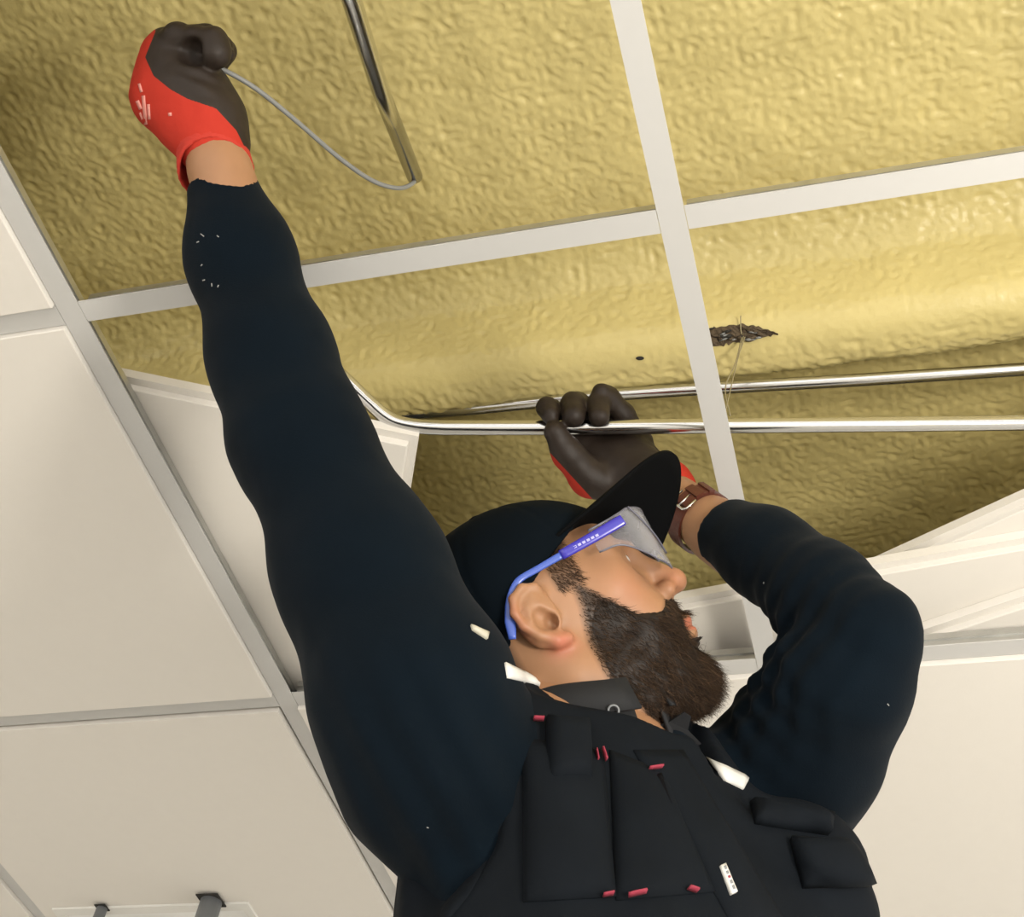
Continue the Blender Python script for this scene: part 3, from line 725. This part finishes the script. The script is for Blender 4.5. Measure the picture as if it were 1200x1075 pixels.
# ---- gloves
print('gloves…')
def glove(name, fn, pts, redfn, h=.0019):
    lo, hi = bounds(pts, .045); V, Q = surfnet(fn, lo, hi, h); V = relax(V, Q, 2, .4)
    px, py, d = topix(V)
    return big_mesh(name, V, Q, M_glove, person, {'red': redfn(px, py, d, V)})
g = lambda *a: [P(*k) for k in a]
def glove_l(p):
    d = chain(p, g((672, 516, 1.532), (646, 480, 1.522), (641, 478, 1.490), (645, 486, 1.478)), [.0125, .0118, .0110, .0100], .005)
    d = smin(d, chain(p, g((701, 512, 1.534), (677, 474, 1.526), (672, 474, 1.492), (672, 488, 1.470)), [.0135, .0132, .0130, .0122], .005), .003)
    d = smin(d, chain(p, g((728, 512, 1.530), (705, 472, 1.522), (701, 474, 1.490), (702, 488, 1.470)), [.0135, .0128, .0122, .0112], .005), .003)
    d = smin(d, chain(p, g((750, 516, 1.520), (731, 486, 1.508), (713, 466, 1.500), (705, 461, 1.492)), [.0128, .0118, .0115, .0108], .005), .003)
    palm = chain(p, g((680, 520, 1.527), (716, 555, 1.505), (775, 578, 1.465)), [.021, .025, .0285], .02)
    palm = smin(palm, chain(p, g((740, 521, 1.522), (748, 550, 1.505), (778, 576, 1.463)), [.0195, .0235, .0285], .02), .03)
    d = smin(d, palm, .008)
    th = chain(p, g((728, 572, 1.488), (690, 560, 1.482), (666, 533, 1.474), (651, 507, 1.468)), [.021, .0185, .0148, .0125], .012)
    d = smin(d, th, .006)
    d = d + .0008 * noise(p * 90) + .0010 * noise(p * 40 + 3)
    d = smax(d, -cone(p, P(640, 501.5, 1.494), P(840, 499.5, 1.487), .0079, .0079), .001)
    return d
def red_l(px, py, d, V):
    s = ((px - 652) * -60 + (py - 530) * 55) / 81.4
    return np.clip(.5 + np.maximum(np.maximum((s - 6) / 4, (d - 1.532) / .004), (px - 790) / 6), 0, 1)
gl_l = glove('work_glove', glove_l, g((640, 470, 1.53), (640, 510, 1.46), (800, 600, 1.44), (800, 470, 1.46), (700, 600, 1.5)), red_l)
gl_l['label'] = 'glove closed around the conduit, dark palm outward'
def glove_r(p):
    pal = chain(p, g((197, 66, 1.322), (199, 112, 1.318), (228, 140, 1.308), (250, 172, 1.299)), [.0235, .0325, .0315, .0275], .02)
    pal = smin(pal, chain(p, g((208, 70, 1.315), (228, 108, 1.305), (250, 140, 1.300), (254, 170, 1.298)), [.0235, .0265, .0235, .0245], .02), .025)
    d = pal
    f1 = chain(p, g((200, 58, 1.303), (208, 44, 1.296), (232, 47, 1.287), (250, 50, 1.281), (252, 62, 1.280), (246, 68, 1.284)), [.0150, .0128, .0118, .0130, .0135, .0115], .006)
    d = smin(d, f1, .004)
    for k, (dx, dy, dd) in enumerate(((2, 1, .022), (5, 4, .044), (0, 4, .064))):
        f = chain(p, g((196 + dx, 56 + dy, 1.312 + dd), (206 + dx, 43 + dy, 1.305 + dd), (240 + dx, 44 + dy, 1.292 + dd), (256 + dx, 56 + dy, 1.288 + dd), (250 + dx, 70 + dy, 1.290 + dd)), [.0140, .0125, .0120, .0118, .0105], .006)
        d = smin(d, f, .003)
    th = chain(p, g((225, 104, 1.345), (236, 88, 1.352), (243, 76, 1.345)), [.018, .0135, .011], .01); d = smin(d, th, .005)
    d = smin(d, ball(p, P(266, 64, 1.302), .0075), .003)
    d = d + .0007 * noise(p * 90) + .0012 * noise(p * 38 + 3)
    d = smax(d, -ball(p, P(226, 61, 1.280), .0125), .006)
    cr = np.exp(-(np.linalg.norm(p - P(232, 100, 1.28), axis=1) / .02) ** 2); d = d + cr * .0012 * np.sin((p @ cv((-.35, .93, 0))) * 420)
    return d
def red_r(px, py, d, V):
    bx = np.interp(py, [20, 37, 67, 89, 105, 116, 127, 153, 200], [180, 182, 170, 180, 200, 220, 253, 277, 300])
    return np.clip(.5 + np.maximum((bx - px) / 5, 0 * px - 9), 0, 1)
gl_r = glove('work_glove', glove_r, g((170, 40, 1.36), (160, 110, 1.3), (270, 40, 1.28), (255, 185, 1.29), (200, 120, 1.36), (270, 100, 1.26)), red_r)
gl_r['label'] = 'red glove with dark coated palm, holding the grey cable'
def cuff_f(p):
    a, b = P(246, 158, 1.300), P(253, 202, 1.293); ax_ = nrm(b - a); t = (p - a) @ ax_
    d = np.abs(cone(p, a, b, .0295, .0335) ) - .0016 + .0004 * np.sin(t * 1500)
    nc = nrm(ax_ - R[2] * .75); d = smax(d, (p - P(253, 205, 1.294)) @ nc, .002); return smax(d, -((p - a) @ ax_ + .002), .002)
lo, hi = bounds(g((246, 150, 1.3), (253, 206, 1.29)), .045)
V, Q = surfnet(cuff_f, lo, hi, .0017); big_mesh('cuff', V, Q, M_red, gl_r)
def cuff_l(p):
    a, b = P(768, 573, 1.470), P(790, 586, 1.450); ax_ = nrm(b - a)
    d = np.abs(cone(p, a, b, .0300, .0305)) - .0016; d = smax(d, (p - b) @ ax_, .002); return smax(d, -((p - a) @ ax_), .002)
lo, hi = bounds(g((765, 565, 1.48), (803, 595, 1.43)), .045)
V, Q = surfnet(cuff_l, lo, hi, .0019); big_mesh('cuff', V, Q, M_red, gl_l)
for a, b, w in (((168, 112), (171, 146), 4), ((163, 98), (166, 108), 3), ((161, 118), (165, 128), 4), ((174, 122), (175, 140), 3), ((199, 132), (199.5, 136), 4), ((164, 132), (167, 140), 2)):
    decal('glove_print', strip(a, b, w, 4), glove_r, .0004, M_pinkprint, gl_r, .0002)

# ---- wristwatch strap
wa, wb = LW + (LE - LW) * .1, P(772, 575, 1.468); wx = nrm(wa - wb)
wc = P(822, 611, 1.41); wc = wb + wx * ((wc - wb) @ wx)
toC = nrm((CAM - wc) - wx * ((CAM - wc) @ wx)); sd = np.cross(wx, toC)
def band(r0, r1, w, a0, a1, n=40, shift=0.0):
    V = []
    for k in range(n + 1):
        t = math.radians(a0 + (a1 - a0) * k / n); dr = toC * math.cos(t) + sd * math.sin(t)
        for (rr, ww) in ((r0, -w / 2), (r1, -w / 2), (r1, w / 2), (r0, w / 2)): V.append(wc + dr * rr + wx * (ww + shift))
    F = [(4 * k + i, 4 * k + (i + 1) % 4, 4 * k + 4 + (i + 1) % 4, 4 * k + 4 + i) for k in range(n) for i in range(4)]
    F += [(3, 2, 1, 0), tuple(4 * n + i for i in range(4))]
    return V, F
watch = mesh_obj('wristwatch_strap', *band(.0305, .0335, .0185, -175, 175), M_leather, person, False); watch['label'] = 'brown leather watch strap with steel buckle'
sg = 1 if sd @ cv((0, -1, 0)) > 0 else -1
mesh_obj('strap_tail', *band(.0335, .0362, .0180, sg * 4, sg * 62), M_leather, watch, False)
mesh_obj('keeper_loop', *band(.0345, .0385, .0200, sg * 26, sg * 40), M_leather, watch, False)
mesh_obj('keeper_loop', *band(.0345, .0380, .0200, sg * 50, sg * 60), M_leather, watch, False)
def wp(a, off, r=.0365):
    t = math.radians(a * sg); return wc + (toC * math.cos(t) + sd * math.sin(t)) * r + wx * off
V, F = tube([wp(22, -.0115), wp(2, -.0118, .0375), wp(-2, -.0085, .038), wp(-2, .0085, .038), wp(2, .0118, .0375), wp(22, .0115)], .0012, 8)
mesh_obj('buckle', V, F, M_silver, watch)
V, F = tube([wp(24, 0, .0365), wp(-3, .001, .0385)], .0010, 8); mesh_obj('buckle_tongue', V, F, M_silver, watch)

# ---- cap
tilt = math.radians(19.2); cxv = hF * math.cos(tilt) + hU * math.sin(tilt); czv = -hF * math.sin(tilt) + hU * math.cos(tilt); cyv = hL
ro = math.radians(25.6); cyv, czv = cyv * math.cos(ro) - czv * math.sin(ro), czv * math.cos(ro) + cyv * math.sin(ro)      # worn slightly askew
ya = math.radians(-1); cxv, cyv = cxv * math.cos(ya) + cyv * math.sin(ya), cyv * math.cos(ya) - cxv * math.sin(ya)
CC = H(-.006, 0, .024)
def capP(x, y, z): return CC + cxv * x + cyv * y + czv * z
def cap_ell(p):
    q = toh(p); d = ell(q, (-.007, 0, .037), (.1065, .0815, .0865))
    th = np.arctan2(q[:, 1], q[:, 0]); sea = np.abs(((th / (math.pi / 3) + .0) % 1) - .5) * np.hypot(q[:, 0], q[:, 1])
    return (d + .0009 * np.exp(-((.5 * np.hypot(q[:, 0], q[:, 1]) - sea) / .0022) ** 2) + .0020 * noise(q * np.array([14, 20, 14])) + .0008 * noise(q * 45)) * HS
def cap_field(p):
    d = cap_ell(p); q = toh(p)
    rim = .073 + .56 * (q[:, 0] - .0745) - .85 * np.clip(-.022 - q[:, 0], 0, .06)
    return smax(smax(d, -(d + .0045), .001), (rim - q[:, 2]) * HS * .9, .002)
lo, hi = bounds([H(x_, y_, z_) for x_ in (-.118, .104) for y_ in (-.09, .09) for z_ in (-.09, .128)], .006)
V, Q = surfnet(cap_field, lo, hi, .0024); V = relax(V, Q, 2, .4)
cap = big_mesh('baseball_cap', V, Q, M_cap, person); cap['label'] = 'dark navy baseball cap'
def crown(t, s): return (.106 * math.cos(t) + .002, .0845 * math.sin(t), 0)
V, F = [], []
nb_, nr = 32, 10
for j in range(nr + 1):
    s = -.14 + 1.14 * j / nr
    for i in range(nb_ + 1):
        t = math.radians(-59 + 122 * i / nb_); x0, y0, _ = crown(t, 0)
        reach = .093 * (max(0, math.cos(t * 1.29)) ** .50)
        x = x0 + s * reach - (.006 if s < 0 else 0); y = y0 * (1 - .06 * s * s)
        z = .002 - .23 * y * y / .085 * (1 + .5 * s) - .002 * s * s
        V.append(capP(x, y, z))
F = [(j * (nb_ + 1) + i, j * (nb_ + 1) + i + 1, (j + 1) * (nb_ + 1) + i + 1, (j + 1) * (nb_ + 1) + i) for j in range(nr) for i in range(nb_)]
brim = mesh_obj('brim', V, F, M_brim, cap)
md = brim.modifiers.new('thick', 'SOLIDIFY'); md.thickness = .0032; md.offset = 0
V, F = tube([H(-.007, 0, .1225), H(-.007, 0, .1255), H(-.007, 0, .127)], [.0075, .0065, .002], 14); mesh_obj('top_button', V, F, M_cap, cap)
tabo = decal('cap_tab', quad((551, 733), (572, 742), (570, 750), (553, 739), 8, 4), lambda p: np.minimum(cap_ell(p), sweat_field(p)), .0025, M_metaltag, cap, .001)

# ---- safety glasses
lens_xy = spline([(.062, -.0785), (.082, -.0765), (.100, -.066), (.112, -.048), (.1190, -.025), (.1180, -.008), (.1170, 0)], 5)
lens_xy = np.vstack([lens_xy, [(x, -y) for x, y in lens_xy[::-1][1:]]])
V, F = [], []; nr = 8
for j in range(nr + 1):
    for (x, y) in lens_xy:
        ay = abs(y); top = np.interp(ay, [0, .03, .066, .0785], [.052, .056, .055, .050]); bot = np.interp(ay, [0, .009, .018, .035, .060, .070, .0785], [.028, .024, .006, -.001, .006, .016, .030])
        z = bot + (top - bot) * j / nr
        V.append(H(x - .10 * (.055 - z) * .35, y, z))
n = len(lens_xy)
F = [(j * n + i, j * n + i + 1, (j + 1) * n + i + 1, (j + 1) * n + i) for j in range(nr) for i in range(n - 1)]
glasses = mesh_obj('safety_glasses', V, F, M_lens, person); glasses['label'] = 'clear safety glasses with blue temples'
md = glasses.modifiers.new('thick', 'SOLIDIFY'); md.thickness = .0018; md.offset = 0
Vt = np.array(V); V2, F2 = tube(Vt[nr * n:(nr + 1) * n], .0011, 6); mesh_obj('lens_edge', V2, F2, material('lens_edge_grey', (.10, .10, .13), .3), glasses)
V2, F2 = tube(Vt[0:n], .0009, 6); mesh_obj('lens_edge', V2, F2, bpy.data.materials['lens_edge_grey'], glasses)
for s in (-1, 1):
    V2, F2 = tube(spline([H(.1025, s * .0668, .0552), H(.1085, s * .0590, .0420), H(.1150, s * .0440, .0270), H(.1190, s * .0270, .0140)], 5), .0010, 6)
    mesh_obj('lens_crease', V2, F2, bpy.data.materials['lens_edge_grey'], glasses)
def temple(s, name, pts, hh, ww, mat, par):
    """flat bar swept through head-frame points"""
    pts = spline(pts, 6); V = []; N = len(pts)
    for k, (x, y, z) in enumerate(pts):
        h2, w2 = np.interp(k / (N - 1), np.linspace(0, 1, len(hh)), hh) / 2, ww / 2
        tn = nrm(pts[min(k + 1, N - 1)] - pts[max(k - 1, 0)]); up = np.array([-tn[2], 0, tn[0]])
        for i in range(10):
            a = 2 * math.pi * i / 10; sx, sz = math.cos(a), math.sin(a)
            o_ = up * (np.sign(sz) * abs(sz) ** .6 * h2); V.append(H(x + o_[0], s * (y + np.sign(sx) * abs(sx) ** .6 * w2), z + o_[2]))
    F = [(i * 10 + k, i * 10 + (k + 1) % 10, (i + 1) * 10 + (k + 1) % 10, (i + 1) * 10 + k) for i in range(N - 1) for k in range(10)] + [tuple(range(9, -1, -1)), tuple((N - 1) * 10 + k for k in range(10))]
    o = mesh_obj(name, V, F, mat, par); bm = bmesh.new(); bm.from_mesh(o.data); bmesh.ops.recalc_face_normals(bm, faces=bm.faces); bm.to_mesh(o.data); bm.free(); return o
for s in (-1, 1):
    temple(s, 'temple', [(.090, .0800, .0440), (.088, .0802, .0440), (.060, .0812, .0425), (.032, .0818, .0415)], [.004, .0092, .0098, .0095, .009, .0085], .0042, M_blue, glasses)
    temple(s, 'temple_tip', [(.034, .0815, .0415), (.010, .0815, .0405), (-.008, .0820, .0390), (-.019, .0835, .0300), (-.028, .0835, .0150), (-.0345, .0845, -.001)], [.0062, .0055, .0055, .0060, .008, .0095, .006], .0036, M_blue2, glasses)
# tiny pale lettering along the near temple
for k in range(7):
    x0 = .040 + k * .0040
    V = [H(x0 + a, -(.0812 + .0024), .0419 + b) for a, b in ((0, -.0010), (.0026, -.0010), (.0026, .0010), (0, .0010))]
    Vb_ = [H(x0 + a, -(.0812 + .0004), .0419 + b) for a, b in ((0, -.0010), (.0026, -.0010), (.0026, .0010), (0, .0010))]
    mesh_obj('temple_print', V + Vb_, [(0, 1, 2, 3), (7, 6, 5, 4), (0, 4, 5, 1), (1, 5, 6, 2), (2, 6, 7, 3), (3, 7, 4, 0)], M_print, glasses, False)

# ---- beard: soft core under a coat of strands
print('beard…')
def beard_len(q):
    x, z = q[:, 0], q[:, 2]
    L = np.interp(x, [.015, .035, .055, .075, .10], [.005, .008, .014, .021, .020]) * np.interp(z, [-.11, -.09, -.06, -.03, 0, .03], [.65, .85, .85, .62, .42, .35])
    must = (z > -.042) & (x > .085); return np.where(must, .0075, L)
N_h = gradn(head_field, Vh, .002)
mk = beard_mask(toh(Vh), .004)
idx = np.where(mk > .35)[0]
r2 = np.random.RandomState(3)
def strands(name, roots, normals, lens, width, parent, mat, seedcurl=.35):
    q = toh(roots); n = len(roots); k = 5
    flow = np.stack([.55 + 0 * q[:, 0], np.sign(q[:, 1]) * .12, -.85 + 0 * q[:, 0]], 1) @ HEAD
    flow = flow + r2.normal(size=(n, 3)) * .30
    flow = flow - normals * (flow * normals).sum(1)[:, None] * .8
    flow /= np.linalg.norm(flow, axis=1)[:, None]
    dirn = normals * .62 + flow * .78; dirn /= np.linalg.norm(dirn, axis=1)[:, None]
    s1 = np.cross(dirn, normals + .01); s1 /= np.linalg.norm(s1, axis=1)[:, None] + 1e-9; s2 = np.cross(dirn, s1)
    V = np.zeros((n, k, 3, 3)); pos = roots - normals * .001
    ph = r2.rand(n) * 6.28; cf = r2.uniform(.6, 1.6, n)
    for j in range(k):
        t = j / (k - 1)
        c = pos + dirn * (lens * t)[:, None] + (flow - normals * .5) * (lens * .45 * t * t)[:, None]
        c = c + (s1 * np.cos(ph + cf * 5 * t)[:, None] + s2 * np.sin(ph + cf * 5 * t)[:, None]) * (lens * seedcurl * .35 * t)[:, None]
        ww = width * (1 - .85 * t)
        for a in range(3):
            an = a * 2.0944; V[:, j, a] = c + (s1 * math.cos(an) + s2 * math.sin(an)) * ww
    base = (np.arange(n) * k * 3)[:, None]; Q = []
    for j in range(k - 1):
        for a in range(3): Q.append(base + np.array([[j * 3 + a, j * 3 + (a + 1) % 3, (j + 1) * 3 + (a + 1) % 3, (j + 1) * 3 + a]]))
    tint = np.repeat(np.clip(r2.beta(1.1, 2.6, n) , 0, 1), k * 3)
    return big_mesh(name, V.reshape(-1, 3), np.vstack(Q), mat, parent, {'tint': tint})
pick = idx[r2.randint(0, len(idx), 26000)]
pick = pick[r2.rand(len(pick)) < mk[pick]]
Lh = beard_len(toh(Vh[pick])) * r2.uniform(.6, 1.25, len(pick))
beard = strands('beard', Vh[pick] + r2.normal(size=(len(pick), 3)) * .0008, N_h[pick], Lh, .00030, person, M_hair); tag(beard, 'full dark brown beard and moustache', kind='stuff')
def beard_core(p):
    q = toh(p); Lm = beard_len(q) * .38 * np.clip(beard_mask(q, .022) * 1.3 - .15, 0, 1)
    d = head_field(p) - Lm + .0015 + .0035 * noise(p * 70) * np.clip(Lm / .006, 0, 1)
    return np.maximum(d, .002 - beard_mask(q, .02) * .006)
lo, hi = bounds([H(.01, -.09, .03), H(.135, .09, -.125), H(.01, .09, -.125), H(.135, -.09, .03), H(.135, -.09, -.125)], .012)
V, Q = surfnet(beard_core, lo, hi, .0023); V = relax(V, Q, 1, .4)
big_mesh('beard_core', V, Q, M_hair, beard, {'tint': np.clip(noise(V * 120) * .2, 0, 1)})
qq = toh(Vh); sb = np.where((st > .5) & (mk < .3) & (qq[:, 2] > .008) & (qq[:, 0] > .008) & (qq[:, 0] < .055))[0]
pk_ = sb[r2.randint(0, len(sb), 2200)]
tag(strands('sideburn_hair', Vh[pk_], N_h[pk_], r2.uniform(.004, .008, len(pk_)), .00022, person, M_hair), kind='stuff')
eb = np.where((brow > .4))[0]; pk_ = eb[r2.randint(0, len(eb), 900)]
tag(strands('eyebrow', Vh[pk_], N_h[pk_], r2.uniform(.005, .008, len(pk_)), .00025, person, M_hair), kind='stuff')

# ---- legs on a low work platform (below the picture)
HIP = B(0, 0, -.45); PZ = .82
def trous(p):
    d = ell(p, HIP + np.array([0, 0, -.02]), (.175, .14, .14), BODY)
    for s in (-1, 1):
        h = HIP + bl * s * .09 * np.array([1, 1, 0]) + np.array([0, 0, -.05]); k_ = np.array([HIP[0], HIP[1], 0]) + np.array([bl[0], bl[1], 0]) * s * .12 + np.array([0, 0, PZ + .50]); an = k_ * np.array([1, 1, 0]) + np.array([0, 0, PZ + .09])
        d = smin(d, chain(p, [h, k_, an], [.10, .075, .06], .03), .04)
    return d
lo, hi = bounds([HIP + .2, HIP - .2, np.array([HIP[0] - .25, HIP[1] - .25, PZ]), np.array([HIP[0] + .25, HIP[1] + .25, PZ])], .03)
V, Q = surfnet(trous, lo, hi, .012); V = relax(V, Q, 2, .4); big_mesh('trousers', V, Q, M_trouser, person)
fh = nrm(np.array([bf[0], bf[1], 0])); lh = nrm(np.array([bl[0], bl[1], 0]))
for s in (-1, 1):
    an = np.array([HIP[0], HIP[1], 0]) + np.array([bl[0], bl[1], 0]) * s * .12
    def boot(p):
        d = cone(p, an + [0, 0, PZ + .15], an + [0, 0, PZ + .06], .062, .058)
        d = smin(d, cone(p, an + fh * -.03 + [0, 0, PZ + .045], an + fh * .15 + [0, 0, PZ + .035], .05, .042), .03)
        return smax(d, PZ + .002 - p[:, 2], .004)
    lo, hi = bounds([an + fh * .2 + [0, 0, PZ], an - fh * .1 + [0, 0, PZ + .2], an + lh * .1 + [0, 0, PZ], an - lh * .1 + [0, 0, PZ]], .02)
    V, Q = surfnet(boot, lo, hi, .008); big_mesh('boot', V, Q, M_boot, person)
plat = empty('work_platform', (HIP[0], HIP[1], 0)); tag(plat, 'aluminium work platform under the boots of the worker', 'platform')
plat.rotation_euler = (0, 0, math.atan2(fh[1], fh[0]))
bm = bmesh.new(); box_bm(bm, -.25, .35, -.45, .45, PZ - .04, PZ); link('deck', bm_mesh('deck', bm, M_alu), plat)
for sx in (-.23, .33):
    for sy in (-.43, .43):
        bm = bmesh.new(); box_bm(bm, sx - .02, sx + .02, sy - .02, sy + .02, 0.001, PZ - .04); link('leg', bm_mesh('leg', bm, M_alu), plat)
print('done')
